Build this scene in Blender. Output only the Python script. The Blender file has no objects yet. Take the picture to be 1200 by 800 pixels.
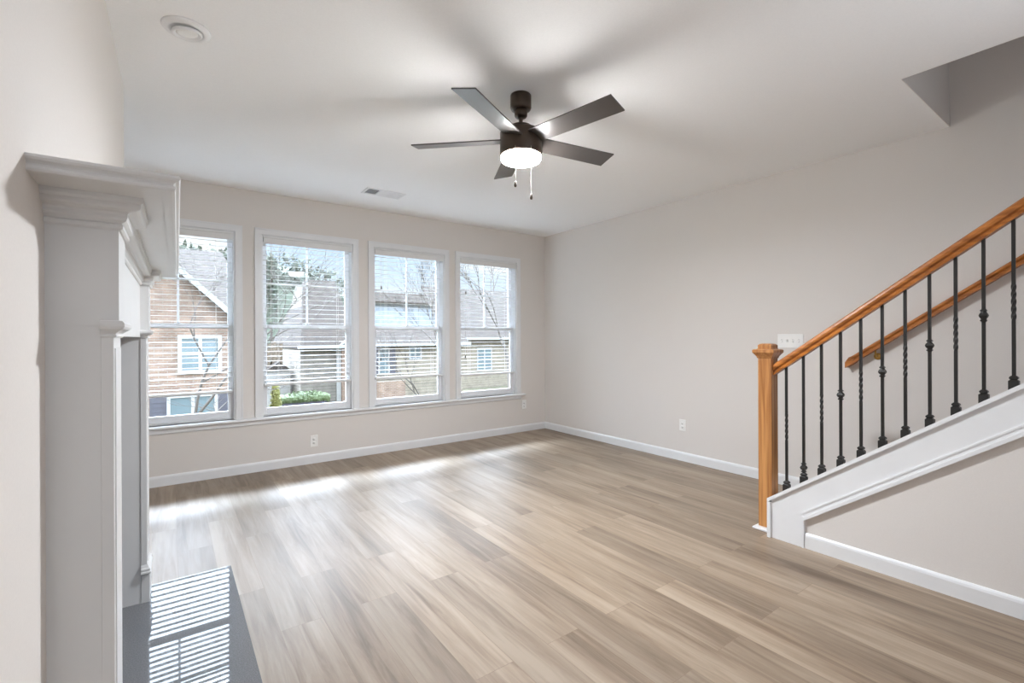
import bpy, bmesh, math, random
from mathutils import Vector, Matrix
PI = math.pi
SC = bpy.context.scene
COL = SC.collection

# ------------------------------------------------------------------ camera
F_PX, CY = 552.166, 395.211
CAM_LOC = (-4.35347, -5.19382, 1.30337)
YAW, PITCH, ROLL = 0.627965, -0.000292, -0.004097
def cam_axes():
    cy, sy = math.cos(YAW), math.sin(YAW)
    fwd = Vector((sy * math.cos(PITCH), cy * math.cos(PITCH), math.sin(PITCH)))
    right = Vector((cy, -sy, 0))
    up = right.cross(fwd)
    r = right * math.cos(ROLL) + up * math.sin(ROLL)
    u = -right * math.sin(ROLL) + up * math.cos(ROLL)
    return r, u, fwd
cam_d = bpy.data.cameras.new('camera')
cam = bpy.data.objects.new('camera', cam_d)
COL.objects.link(cam)
r_, u_, f_ = cam_axes()
cam.matrix_world = Matrix(((r_.x, u_.x, -f_.x, CAM_LOC[0]), (r_.y, u_.y, -f_.y, CAM_LOC[1]),
                           (r_.z, u_.z, -f_.z, CAM_LOC[2]), (0, 0, 0, 1)))
cam_d.sensor_width = 36
cam_d.sensor_fit = 'HORIZONTAL'
cam_d.lens = F_PX / 1200 * 36
cam_d.shift_y = (CY - 400) / 1200
cam_d.clip_start = 0.02
cam_d.clip_end = 400
SC.camera = cam

# ------------------------------------------------------------------ look
SC.view_settings.view_transform = 'Standard'
SC.view_settings.look = 'None'
SC.view_settings.gamma = 1
SC.view_settings.use_curve_mapping = False
SC.view_settings.exposure = 0.80
SC.cycles.max_bounces = 12
SC.cycles.diffuse_bounces = 8
SC.cycles.glossy_bounces = 5
SC.cycles.transparent_max_bounces = 16
SC.cycles.sample_clamp_indirect = 8
SC.cycles.caustics_reflective = False
SC.cycles.caustics_refractive = False
SC.cycles.use_denoising = True

# ------------------------------------------------------------------ sky
SKY_LOW, SKY_HIGH, ADDED_GLOW = 0.72, 7.4, 58.0
w = bpy.data.worlds.new('sky')
SC.world = w
w.use_nodes = True
nt = w.node_tree
nt.nodes.clear()
N = nt.nodes.new
out = N('ShaderNodeOutputWorld'); bg = N('ShaderNodeBackground')
tc = N('ShaderNodeTexCoord'); sep = N('ShaderNodeSeparateXYZ')
ramp = N('ShaderNodeValToRGB')
e = ramp.color_ramp.elements
e[0].position = 0.0; e[0].color = (0.90, 0.95, 1.0, 1)
e[1].position = 0.22; e[1].color = (0.50, 0.72, 1.0, 1)
noise = N('ShaderNodeTexNoise'); noise.inputs['Scale'].default_value = 3.2; noise.inputs['Detail'].default_value = 6
mp = N('ShaderNodeMapping'); mp.inputs['Scale'].default_value = (1, 1, 3.2)
cr = N('ShaderNodeValToRGB'); cr.color_ramp.elements[0].position = 0.47; cr.color_ramp.elements[1].position = 0.66
mix = N('ShaderNodeMixRGB'); mix.inputs[2].default_value = (1.05, 1.07, 1.1, 1)
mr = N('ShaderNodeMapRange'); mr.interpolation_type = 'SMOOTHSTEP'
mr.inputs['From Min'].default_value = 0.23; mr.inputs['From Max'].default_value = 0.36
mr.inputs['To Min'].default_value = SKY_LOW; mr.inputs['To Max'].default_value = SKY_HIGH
L = nt.links.new
L(tc.outputs['Generated'], sep.inputs[0]); L(sep.outputs['Z'], ramp.inputs[0])
L(tc.outputs['Generated'], mp.inputs[0]); L(mp.outputs[0], noise.inputs[0]); L(noise.outputs['Fac'], cr.inputs[0])
L(cr.outputs[0], mix.inputs[0]); L(ramp.outputs[0], mix.inputs[1])
# a white overcast veil above the blue band near the horizon
veil = N('ShaderNodeMixRGB'); veil.inputs[2].default_value = (0.80, 0.95, 1.15, 1)
mv = N('ShaderNodeMapRange'); mv.inputs['From Min'].default_value = 0.22; mv.inputs['From Max'].default_value = 0.32
L(sep.outputs['Z'], mv.inputs[0]); L(mv.outputs[0], veil.inputs[0]); L(mix.outputs[0], veil.inputs[1])
L(sep.outputs['Z'], mr.inputs[0]); L(veil.outputs[0], bg.inputs[0])
# added bright sky band on the window side, above the view, to light the room
def mth(op, a, b=None):
    q = N('ShaderNodeMath'); q.operation = op
    for i, v in enumerate((a, b)):
        if v is None: continue
        if isinstance(v, (int, float)): q.inputs[i].default_value = v
        else: L(v, q.inputs[i])
    return q.outputs[0]
def rng(src, a, b):
    q = N('ShaderNodeMapRange'); q.interpolation_type = 'SMOOTHSTEP'
    q.inputs['From Min'].default_value = a; q.inputs['From Max'].default_value = b
    L(src, q.inputs['Value']); return q.outputs['Result']
glow = mth('MULTIPLY', mth('MULTIPLY', mth('MULTIPLY', rng(sep.outputs['Z'], 0.50, 0.60), rng(sep.outputs['Z'], 0.80, 0.70)), rng(sep.outputs['Y'], 0.10, 0.35)), ADDED_GLOW)
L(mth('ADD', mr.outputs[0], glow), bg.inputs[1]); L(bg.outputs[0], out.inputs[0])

# ------------------------------------------------------------------ window portals and added fill lamps
def area(name, loc, rot, sx, sy, power, color=(1, 1, 1), portal=False, shape='RECTANGLE', spread=PI):
    d = bpy.data.lights.new(name, 'AREA')
    d.shape = shape; d.size = sx
    if shape in ('RECTANGLE', 'ELLIPSE'): d.size_y = sy
    d.energy = power; d.color = color; d.spread = spread
    if portal: d.cycles.is_portal = True
    o = bpy.data.objects.new(name, d)
    o.location = loc; o.rotation_euler = rot
    COL.objects.link(o)
    return o
WIN_X = [-4.292, -3.178, -2.059, -0.955]           # window centres on the back wall
for cx in WIN_X:
    area('window_daylight_portal', (cx, 0.13, 1.425), (-PI / 2, 0, 0), 0.90, 1.80, 1, portal=True)
# added fill lamps under the ceiling behind the camera, unseen
for lx in (-3.7, -1.6):
    for ly in (-6.4, -8.0):
        area('rear_ceiling_fill', (lx, ly, 2.70), (0, 0, 0), 0.9, 0.9, 2, (0.84, 0.95, 1.12))
# added fill lamp behind the camera, aimed up to brighten the ceiling
area('ceiling_bounce_fill', (-2.3, -6.3, 1.55), (PI-0.42, 0, 0), 0.7, 0.7, 8, (0.90, 0.97, 1.07), spread=2.1)
# added fill panel at the far end of the room, unseen behind the camera
area('rear_wall_fill', (-2.6, -8.85, 1.25), (PI / 2, 0, 0), 2.6, 2.1, 10, (0.84, 0.95, 1.12))

# ------------------------------------------------------------------ mesh helper
class MB:
    def __init__(s): s.bm = bmesh.new()
    def face(s, vs, smooth=False):
        try:
            f = s.bm.faces.new(vs); f.smooth = smooth; return f
        except ValueError: return None
    def box(s, x0, x1, y0, y1, z0, z1, bev=0.0, seg=1):
        g = bmesh.ops.create_cube(s.bm, size=1.0, matrix=Matrix.Translation(((x0+x1)/2, (y0+y1)/2, (z0+z1)/2)) @
                                  Matrix.Diagonal((abs(x1-x0), abs(y1-y0), abs(z1-z0), 1)))
        if bev > 0:
            ed = list({e for v in g['verts'] for e in v.link_edges})
            bmesh.ops.bevel(s.bm, geom=ed, offset=bev, segments=seg, affect='EDGES', profile=0.5)
        return s
    def prism(s, poly, axis, a0, a1, smooth=False):
        def P(p, a):
            if axis == 'x': return (a, p[0], p[1])
            if axis == 'y': return (p[0], a, p[1])
            return (p[0], p[1], a)
        A = [s.bm.verts.new(P(p, a0)) for p in poly]
        B = [s.bm.verts.new(P(p, a1)) for p in poly]
        n = len(poly)
        s.face(A); s.face(B[::-1])
        for i in range(n):
            j = (i + 1) % n
            s.face([A[j], A[i], B[i], B[j]], smooth)
        return s
    def lathe(s, prof, c=(0, 0, 0), seg=32, axis='z', smooth=True, rot=0.0, M=None):
        rings = []
        for r, h in prof:
            ring = []
            for k in range(seg):
                a = rot + 2 * PI * k / seg
                x, y = r * math.cos(a), r * math.sin(a)
                p = (x, y, h) if axis == 'z' else ((x, h, y) if axis == 'y' else (h, x, y))
                p = Vector(p)
                if M is not None: p = M @ p
                ring.append(s.bm.verts.new(p + Vector(c)))
            rings.append(ring)
        for a, b in zip(rings, rings[1:]):
            for k in range(seg):
                j = (k + 1) % seg
                s.face([a[k], a[j], b[j], b[k]], smooth)
        if prof[0][0] > 1e-6: s.face(rings[0][::-1])
        if prof[-1][0] > 1e-6: s.face(rings[-1])
        bmesh.ops.remove_doubles(s.bm, verts=[v for q in rings for v in q], dist=1e-6)
        return s
    def tube(s, pts, rad, seg=8, caps=True):
        pts = [Vector(p) for p in pts]
        if not isinstance(rad, (list, tuple)): rad = [rad] * len(pts)
        rings = []
        ref = None
        for i, p in enumerate(pts):
            d = (pts[min(i+1, len(pts)-1)] - pts[max(i-1, 0)]).normalized()
            if ref is None:
                ref = d.orthogonal().normalized()
            ref = (ref - d * ref.dot(d))
            ref = ref.normalized() if ref.length > 1e-6 else d.orthogonal().normalized()
            b = d.cross(ref)
            rings.append([s.bm.verts.new(p + (ref * math.cos(2*PI*k/seg) + b * math.sin(2*PI*k/seg)) * rad[i]) for k in range(seg)])
        for a, b in zip(rings, rings[1:]):
            for k in range(seg):
                j = (k + 1) % seg
                s.face([a[k], a[j], b[j], b[k]], True)
        if caps:
            s.face(rings[0][::-1]); s.face(rings[-1])
        return s
    def sweep(s, prof, path, smooth=False):
        """prof: closed polygon of (out, z); path: open polyline of (x, y); out is to the right of travel."""
        n = len(path); rings = []
        nr = []
        for i in range(n - 1):
            dx, dy = path[i+1][0]-path[i][0], path[i+1][1]-path[i][1]
            l = math.hypot(dx, dy); nr.append((dy/l, -dx/l))
        for i in range(n):
            if i == 0: m = nr[0]; k = 1
            elif i == n-1: m = nr[-1]; k = 1
            else:
                m = (nr[i-1][0]+nr[i][0], nr[i-1][1]+nr[i][1]); l = math.hypot(*m); m = (m[0]/l, m[1]/l)
                k = 1 / max(0.2, m[0]*nr[i][0]+m[1]*nr[i][1])
            rings.append([s.bm.verts.new((path[i][0]+m[0]*k*o, path[i][1]+m[1]*k*o, z)) for o, z in prof])
        q = len(prof)
        for a, b in zip(rings, rings[1:]):
            for k in range(q):
                j = (k+1) % q
                s.face([a[k], a[j], b[j], b[k]], smooth)
        s.face(rings[0]); s.face(rings[-1][::-1])
        return s
    def loft(s, rings, smooth=False, caps=True):
        R = [[s.bm.verts.new(p) for p in r] for r in rings]
        q = len(R[0])
        for a, b in zip(R, R[1:]):
            for k in range(q):
                j = (k+1) % q
                s.face([a[k], a[j], b[j], b[k]], smooth)
        if caps: s.face(R[0][::-1]); s.face(R[-1])
        return s
    def build(s, name, mat, parent=None):
        bmesh.ops.recalc_face_normals(s.bm, faces=s.bm.faces)
        me = bpy.data.meshes.new(name)
        s.bm.to_mesh(me); s.bm.free()
        me.materials.append(mat)
        o = bpy.data.objects.new(name, me)
        COL.objects.link(o)
        if parent is not None: o.parent = parent
        return o
def tag(o, label, cat, group=None, kind=None):
    if label: o['label'] = label
    if cat: o['category'] = cat
    if group: o['group'] = group
    if kind: o['kind'] = kind
    return o
def thing(name, label, cat, loc=(0, 0, 0), rz=0.0, group=None):
    o = bpy.data.objects.new(name, None)
    o.empty_display_size = 0.1
    o.location = loc; o.rotation_euler = (0, 0, rz)
    COL.objects.link(o)
    return tag(o, label, cat, group)
def struct(o): o['kind'] = 'structure'; return o

# ------------------------------------------------------------------ materials
def srgb(r, g, b):
    f = lambda c: (c/255/12.92) if c/255 <= 0.04045 else ((c/255+0.055)/1.055)**2.4
    return (f(r), f(g), f(b), 1)
def mat(name, col, rough=0.5, metal=0.0, spec=0.5, bump=None, emis=None):
    m = bpy.data.materials.new(name); m.use_nodes = True
    t = m.node_tree; b = t.nodes['Principled BSDF']
    b.inputs['Base Color'].default_value = col
    b.inputs['Roughness'].default_value = rough
    b.inputs['Metallic'].default_value = metal
    b.inputs['Specular IOR Level'].default_value = spec
    if emis:
        b.inputs['Emission Color'].default_value = emis[0]; b.inputs['Emission Strength'].default_value = emis[1]
    # slight procedural mottling of the base colour and a fine bump
    tcn = t.nodes.new('ShaderNodeTexCoord'); nz = t.nodes.new('ShaderNodeTexNoise')
    nz.inputs['Scale'].default_value = bump[0] if bump else 6; nz.inputs['Detail'].default_value = 4
    t.links.new(tcn.outputs['Object'], nz.inputs['Vector'])
    if bump:
        bp = t.nodes.new('ShaderNodeBump'); bp.inputs['Strength'].default_value = bump[1]; bp.inputs['Distance'].default_value = 0.002
        t.links.new(nz.outputs['Fac'], bp.inputs['Height']); t.links.new(bp.outputs[0], b.inputs['Normal'])
    mx = t.nodes.new('ShaderNodeMixRGB'); mx.inputs[0].default_value = 0.5
    k = 0.96
    mx.inputs[1].default_value = (col[0]*k, col[1]*k, col[2]*k, 1); mx.inputs[2].default_value = (min(1, col[0]/k), min(1, col[1]/k), min(1, col[2]/k), 1)
    t.links.new(nz.outputs['Fac'], mx.inputs[0]); t.links.new(mx.outputs[0], b.inputs['Base Color'])
    return m
def wood(name, c1, c2, axis, scale=1.0, rough=0.35):
    """oak with long grain along the given axis"""
    m = bpy.data.materials.new(name); m.use_nodes = True
    t = m.node_tree; b = t.nodes['Principled BSDF']; n = t.nodes.new
    b.inputs['Roughness'].default_value = rough
    tcn = n('ShaderNodeTexCoord'); mpn = n('ShaderNodeMapping')
    s = [55*scale, 55*scale, 55*scale]; s['xyz'.index(axis)] = 2.2*scale
    mpn.inputs['Scale'].default_value = s
    n1 = n('ShaderNodeTexNoise'); n1.inputs['Scale'].default_value = 1; n1.inputs['Detail'].default_value = 6; n1.inputs['Distortion'].default_value = 0.6
    n2 = n('ShaderNodeTexNoise'); n2.inputs['Scale'].default_value = 0.25; n2.inputs['Detail'].default_value = 3; n2.inputs['Distortion'].default_value = 1.5
    ad = n('ShaderNodeMath'); ad.operation = 'MULTIPLY_ADD'; ad.inputs[1].default_value = 0.55
    rp = n('ShaderNodeValToRGB'); rp.color_ramp.elements[0].position = 0.62; rp.color_ramp.elements[0].color = c2
    rp.color_ramp.elements[1].position = 0.92; rp.color_ramp.elements[1].color = c1
    ln = t.links.new
    ln(tcn.outputs['Object'], mpn.inputs[0]); ln(mpn.outputs[0], n1.inputs['Vector']); ln(mpn.outputs[0], n2.inputs['Vector'])
    ln(n1.outputs['Fac'], ad.inputs[0]); ln(n2.outputs['Fac'], ad.inputs[2]); ln(ad.outputs[0], rp.inputs[0]); ln(rp.outputs[0], b.inputs['Base Color'])
    return m
def bricks(name, c1, c2, mortar, bw, rh, ms, vec='xz', rough=0.85, offset=0.5):
    """rows of bricks, boards or shingles as a surface pattern"""
    m = bpy.data.materials.new(name); m.use_nodes = True
    t = m.node_tree; b = t.nodes['Principled BSDF']; n = t.nodes.new; ln = t.links.new
    b.inputs['Roughness'].default_value = rough; b.inputs['Specular IOR Level'].default_value = 0.2
    tcn = n('ShaderNodeTexCoord'); sp = n('ShaderNodeSeparateXYZ'); cb = n('ShaderNodeCombineXYZ')
    ln(tcn.outputs['Object'], sp.inputs[0])
    if vec == 'xz':
        ad = n('ShaderNodeMath'); ad.operation = 'ADD'; ln(sp.outputs['X'], ad.inputs[0]); ln(sp.outputs['Y'], ad.inputs[1]); ln(ad.outputs[0], cb.inputs[0])
        ln(sp.outputs['Z'], cb.inputs[1])
    else:
        ln(sp.outputs['X'], cb.inputs[0]); ln(sp.outputs['Z'], cb.inputs[1])
    bt = n('ShaderNodeTexBrick'); bt.offset = offset
    for k, v in dict(Color1=c1, Color2=c2, Mortar=mortar).items(): bt.inputs[k].default_value = v
    bt.inputs['Scale'].default_value = 1; bt.inputs['Brick Width'].default_value = bw; bt.inputs['Row Height'].default_value = rh; bt.inputs['Mortar Size'].default_value = ms
    nz = n('ShaderNodeTexNoise'); nz.inputs['Scale'].default_value = 2.5; nz.inputs['Detail'].default_value = 5
    ln(tcn.outputs['Object'], nz.inputs['Vector'])
    mx = n('ShaderNodeMixRGB'); mx.blend_type = 'OVERLAY'; mx.inputs[0].default_value = 0.5
    ln(cb.outputs[0], bt.inputs['Vector']); ln(bt.outputs['Color'], mx.inputs[1]); ln(nz.outputs['Fac'], mx.inputs[2]); ln(mx.outputs[0], b.inputs['Base Color'])
    return m
M = {}
M['wall'] = mat('greige_wall_paint', srgb(221, 216, 211), 0.75, spec=0.25, bump=(180, 0.06))
M['ceil'] = mat('white_ceiling_paint', srgb(247, 247, 247), 0.85, spec=0.2, bump=(160, 0.08))
M['trim'] = mat('white_gloss_trim', srgb(228, 229, 230), 0.32)
M['mantel'] = mat('white_mantel_paint', srgb(219, 219, 218), 0.36)
M['vinyl'] = mat('white_vinyl_sash', srgb(232, 233, 235), 0.4)
M['blind'] = mat('white_blind_slat', srgb(224, 224, 223), 0.5)
M['plastic'] = mat('white_switch_plastic', srgb(240, 239, 236), 0.35)
M['slot'] = mat('dark_slot', srgb(70, 66, 62), 0.6)
M['cord'] = mat('blind_cord', srgb(225, 222, 216), 0.7)
M['tassel'] = mat('dark_tassel', srgb(70, 62, 52), 0.5)
M['iron'] = mat('black_iron', srgb(40, 38, 36), 0.42, metal=0.3, bump=(90, 0.2))
M['bronze'] = mat('dark_bronze_fan', srgb(76, 64, 55), 0.36, metal=0.5)
M['blade'] = mat('dark_fan_blade', srgb(72, 67, 64), 0.32, spec=0.7)
M['chain'] = mat('pull_chain', srgb(190, 185, 175), 0.3, metal=0.9)
M['steel'] = mat('dark_firebox_metal', srgb(24, 24, 25), 0.4, metal=0.4)
M['brass'] = mat('brass_bracket', srgb(200, 160, 90), 0.3, metal=0.9)
M['lamp_white'] = mat('white_lamp_trim', srgb(236, 236, 236), 0.4)
M['vent'] = mat('white_vent_metal', srgb(232, 232, 232), 0.45)
M['vent_dark'] = mat('vent_duct', srgb(110, 110, 112), 0.8)
M['oak_z'] = wood('honey_oak_upright', srgb(198, 142, 86), srgb(148, 95, 49), 'z')
M['oak_y'] = wood('honey_oak_rail', srgb(186, 114, 46), srgb(136, 76, 24), 'y')
# glowing glass of the fan light
M['lamp'] = mat('lit_opal_glass', srgb(255, 246, 230), 0.3, emis=((0.97, 0.98, 0.99, 1), 205.0))

def floor_material():
    m = bpy.data.materials.new('oak_plank_floor'); m.use_nodes = True
    t = m.node_tree; b = t.nodes['Principled BSDF']; n = t.nodes.new; ln = t.links.new
    tcn = n('ShaderNodeTexCoord'); sp = n('ShaderNodeSeparateXYZ'); cb = n('ShaderNodeCombineXYZ')
    ln(tcn.outputs['Object'], sp.inputs[0]); ln(sp.outputs['Y'], cb.inputs[0]); ln(sp.outputs['X'], cb.inputs[1])
    bt = n('ShaderNodeTexBrick'); bt.offset = 0.37; bt.offset_frequency = 2
    bt.inputs['Color1'].default_value = (0, 0, 0, 1); bt.inputs['Color2'].default_value = (1, 1, 1, 1); bt.inputs['Mortar'].default_value = (0.3, 0.3, 0.3, 1)
    bt.inputs['Scale'].default_value = 1; bt.inputs['Brick Width'].default_value = 1.22; bt.inputs['Row Height'].default_value = 0.18
    bt.inputs['Mortar Size'].default_value = 0.0012; bt.inputs['Mortar Smooth'].default_value = 0.3
    ln(cb.outputs[0], bt.inputs['Vector'])
    # grain, shifted from plank to plank
    of = n('ShaderNodeVectorMath'); of.operation = 'MULTIPLY'; of.inputs[1].default_value = (37, 23, 11); ln(bt.outputs['Color'], of.inputs[0])
    mp1 = n('ShaderNodeMapping'); mp1.inputs['Scale'].default_value = (26, 1.6, 1); ln(tcn.outputs['Object'], mp1.inputs[0])
    av = n('ShaderNodeVectorMath'); ln(mp1.outputs[0], av.inputs[0]); ln(of.outputs[0], av.inputs[1])
    g1 = n('ShaderNodeTexNoise'); g1.inputs['Scale'].default_value = 1; g1.inputs['Detail'].default_value = 7; g1.inputs['Roughness'].default_value = 0.62; g1.inputs['Distortion'].default_value = 1.1
    ln(av.outputs[0], g1.inputs['Vector'])
    mp2 = n('ShaderNodeMapping'); mp2.inputs['Scale'].default_value = (6.5, 0.55, 1); ln(tcn.outputs['Object'], mp2.inputs[0])
    av2 = n('ShaderNodeVectorMath'); ln(mp2.outputs[0], av2.inputs[0]); ln(of.outputs[0], av2.inputs[1])
    g2 = n('ShaderNodeTexNoise'); g2.inputs['Scale'].default_value = 1; g2.inputs['Detail'].default_value = 3; g2.inputs['Distortion'].default_value = 0.8
    ln(av2.outputs[0], g2.inputs['Vector'])
    a1 = n('ShaderNodeMath'); a1.operation = 'MULTIPLY_ADD'; a1.inputs[1].default_value = 0.45; ln(g1.outputs['Fac'], a1.inputs[0])
    a2 = n('ShaderNodeMath'); a2.operation = 'MULTIPLY'; a2.inputs[1].default_value = 0.55; ln(g2.outputs['Fac'], a2.inputs[0]); ln(a2.outputs[0], a1.inputs[2])
    rp = n('ShaderNodeValToRGB'); el = rp.color_ramp.elements
    el[0].position = 0.34; el[0].color = srgb(104, 86, 69); el[1].position = 0.63; el[1].color = srgb(156, 139, 120)
    k = el.new(0.48); k.color = srgb(136, 118, 99)
    ln(a1.outputs[0], rp.inputs[0])
    # plank to plank tone
    tone = n('ShaderNodeMapRange'); tone.inputs['To Min'].default_value = 0.80; tone.inputs['To Max'].default_value = 1.10
    ln(bt.outputs['Color'], tone.inputs[0])
    ml = n('ShaderNodeMixRGB'); ml.blend_type = 'MULTIPLY'; ml.inputs[0].default_value = 1; ln(rp.outputs[0], ml.inputs[1]); ln(tone.outputs[0], ml.inputs[2])
    jt = n('ShaderNodeMixRGB'); jt.inputs[2].default_value = srgb(120, 98, 78)
    jf = n('ShaderNodeMath'); jf.operation = 'MULTIPLY'; jf.inputs[1].default_value = 0.6; ln(bt.outputs['Fac'], jf.inputs[0]); ln(jf.outputs[0], jt.inputs[0])
    ln(ml.outputs[0], jt.inputs[1]); ln(jt.outputs[0], b.inputs['Base Color'])
    b.inputs['Roughness'].default_value = 0.42; b.inputs['Specular IOR Level'].default_value = 0.5
    bp = n('ShaderNodeBump'); bp.inputs['Strength'].default_value = 0.12; bp.inputs['Distance'].default_value = 0.002
    ln(g1.outputs['Fac'], bp.inputs['Height']); ln(bp.outputs[0], b.inputs['Normal'])
    return m
M['floor'] = floor_material()

def stone_material():
    m = bpy.data.materials.new('polished_black_granite'); m.use_nodes = True
    t = m.node_tree; b = t.nodes['Principled BSDF']; n = t.nodes.new; ln = t.links.new
    tcn = n('ShaderNodeTexCoord'); nz = n('ShaderNodeTexNoise'); nz.inputs['Scale'].default_value = 220; nz.inputs['Detail'].default_value = 3
    ln(tcn.outputs['Object'], nz.inputs['Vector'])
    rp = n('ShaderNodeValToRGB'); rp.color_ramp.elements[0].position = 0.35; rp.color_ramp.elements[0].color = srgb(100, 101, 103)
    rp.color_ramp.elements[1].position = 0.7; rp.color_ramp.elements[1].color = srgb(120, 121, 123)
    ln(nz.outputs['Fac'], rp.inputs[0]); ln(rp.outputs[0], b.inputs['Base Color'])
    b.inputs['Roughness'].default_value = 0.015; b.inputs['IOR'].default_value = 1.6
    return m
M['granite'] = stone_material()

def glass_material():
    m = bpy.data.materials.new('window_glass'); m.use_nodes = True
    t = m.node_tree; t.nodes.clear(); n = t.nodes.new; ln = t.links.new
    o = n('ShaderNodeOutputMaterial'); mx = n('ShaderNodeMixShader'); tr = n('ShaderNodeBsdfTransparent'); gl = n('ShaderNodeBsdfGlossy')
    tr.inputs[0].default_value = (0.97, 0.98, 0.98, 1); gl.inputs['Roughness'].default_value = 0.0
    fr = n('ShaderNodeFresnel'); fr.inputs['IOR'].default_value = 1.35
    ln(fr.outputs[0], mx.inputs[0]); ln(tr.outputs[0], mx.inputs[1]); ln(gl.outputs[0], mx.inputs[2]); ln(mx.outputs[0], o.inputs[0])
    return m
M['glass'] = glass_material()
# outdoors
M['brick'] = bricks('red_brick', (0.216, 0.140, 0.101, 1), (0.155, 0.097, 0.068, 1), (0.216, 0.187, 0.158, 1), 0.22, 0.075, 0.010)
M['siding'] = bricks('tan_lap_siding', (0.203, 0.173, 0.131, 1), (0.195, 0.165, 0.126, 1), (0.112, 0.096, 0.074, 1), 6.0, 0.17, 0.014)
M['siding2'] = bricks('grey_tan_lap_siding', (0.176, 0.158, 0.134, 1), (0.169, 0.150, 0.128, 1), (0.101, 0.090, 0.075, 1), 6.0, 0.17, 0.014)
M['shingle'] = bricks('weathered_tan_shingles', (0.046, 0.035, 0.027, 1), (0.036, 0.027, 0.021, 1), (0.026, 0.020, 0.016, 1), 0.32, 0.12, 0.008, vec='xzonly')
M['pale_siding'] = bricks('pale_lap_siding', (0.240, 0.259, 0.288, 1), (0.230, 0.250, 0.278, 1), (0.163, 0.173, 0.192, 1), 8.0, 0.2, 0.015)
M['out_white'] = mat('outdoor_white_trim', (0.273, 0.264, 0.246, 1), 0.6)
M['out_glass'] = mat('house_window_pane', (0.105, 0.135, 0.143, 1), 0.12)
M['shutter'] = mat('dark_shutter', (0.054, 0.050, 0.061, 1), 0.6)
M['gutter'] = mat('white_gutter', (0.288, 0.297, 0.306, 1), 0.5)
M['bark'] = mat('bare_bark', (0.077, 0.064, 0.054, 1), 0.9, bump=(40, 0.4))
M['lawn'] = mat('winter_lawn', (0.085, 0.078, 0.045, 1), 0.95, bump=(4, 0.4))
M['drive'] = mat('concrete_driveway', (0.135, 0.14, 0.145, 1), 0.9, bump=(3, 0.2))
M['leaf'] = mat('hedge_leaves', (0.058, 0.079, 0.026, 1), 0.7, bump=(20, 0.6))
M['leaf2'] = mat('yellow_green_leaves', (0.136, 0.131, 0.029, 1), 0.7, bump=(20, 0.6))
M['woods'] = mat('distant_trees', (0.065, 0.076, 0.053, 1), 0.95, bump=(0.8, 1.0))
M['hedge_dark'] = mat('dark_hedge_base', (0.035, 0.029, 0.035, 1), 0.9)
M['fence'] = mat('brown_wood_fence', (0.138, 0.102, 0.066, 1), 0.9)

# ------------------------------------------------------------------ room shell
H = 2.74
XL, YB = -5.25, -9.0
ROT = -0.0105                       # the chimney breast stands a touch out of square
def breast_x(y): return -4.562 + 0.0105 * (y + 1.718)
mb = MB(); mb.box(XL-0.15, 0.15, YB-0.15, 0.15, -0.12, 0.0); struct(mb.build('floor', M['floor']))
mb = MB()
mb.box(XL-0.15, -1.03, YB-0.15, 0.15, H, H+0.22)
mb.box(-1.03, 0.15, -4.34, 0.15, H, H+0.22)
struct(mb.build('ceiling', M['ceil']))
mb = MB()                            # upper hall over the stairs
mb.box(-1.03, 0.0, -4.34, -4.24, H+0.22, 5.3)
mb.box(-1.03, 0.0, -4.343, -4.34, H, H+0.22)
mb.box(-1.13, -1.03, YB, -4.24, H+0.22, 5.3)
mb.box(-1.13, 0.12, YB-0.15, -4.24, 5.3, 5.4)
mb.box(-1.03, 0.0, YB-0.15, YB, H, 5.3)
struct(mb.build('wall_stairwell', M['wall']))
OPX, OPZ0, OPZ1 = 0.445, 0.53, 2.323
mb = MB()
xs = [XL-0.15] + [v for c in WIN_X for v in (c-OPX, c+OPX)] + [0.0]
mb.box(xs[0], 0.15, 0.0, 0.15, 0.0, OPZ0)
mb.box(xs[0], 0.15, 0.0, 0.15, OPZ1, H)
for i in range(0, len(xs), 2): mb.box(xs[i], xs[i+1], 0.0, 0.15, OPZ0, OPZ1)
struct(mb.build('wall_back', M['wall']))
mb = MB(); mb.box(0.0, 0.15, YB-0.15, 0.15, 0.0, H); mb.box(0.0, 0.15, YB-0.15, -4.24, H, 5.3); struct(mb.build('wall_right', M['wall']))
mb = MB()
mb.prism([(breast_x(-1.718), -1.718), (XL, -1.718), (XL, YB), (breast_x(YB), YB)], 'z', 0.0, H)
mb.box(XL-0.15, XL, YB-0.15, 0.15, 0.0, H)
struct(mb.build('wall_left', M['wall']))
mb = MB(); mb.box(XL, 0.0, YB-0.15, YB, 0.0, H); struct(mb.build('wall_rear', M['wall']))

BASE = [(0, 0), (0.014, 0), (0.014, 0.072), (0.011, 0.084), (0.005, 0.093), (0, 0.093)]
mb = MB(); mb.sweep(BASE, [(0.0, 0.0), (XL, 0.0)][::-1]); struct(mb.build('baseboard_back', M['trim']))
mb = MB(); mb.sweep(BASE, [(0.0, -0.012), (0.0, -3.69)]); struct(mb.build('baseboard_right', M['trim']))
mb = MB(); mb.sweep(BASE, [(breast_x(-5.9), -5.9), (breast_x(-3.90), -3.90)]); mb.sweep(BASE, [(breast_x(-2.06), -2.06), (breast_x(-1.718), -1.718), (XL, -1.718), (XL, -0.016)]); struct(mb.build('baseboard_left', M['trim']))

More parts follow.
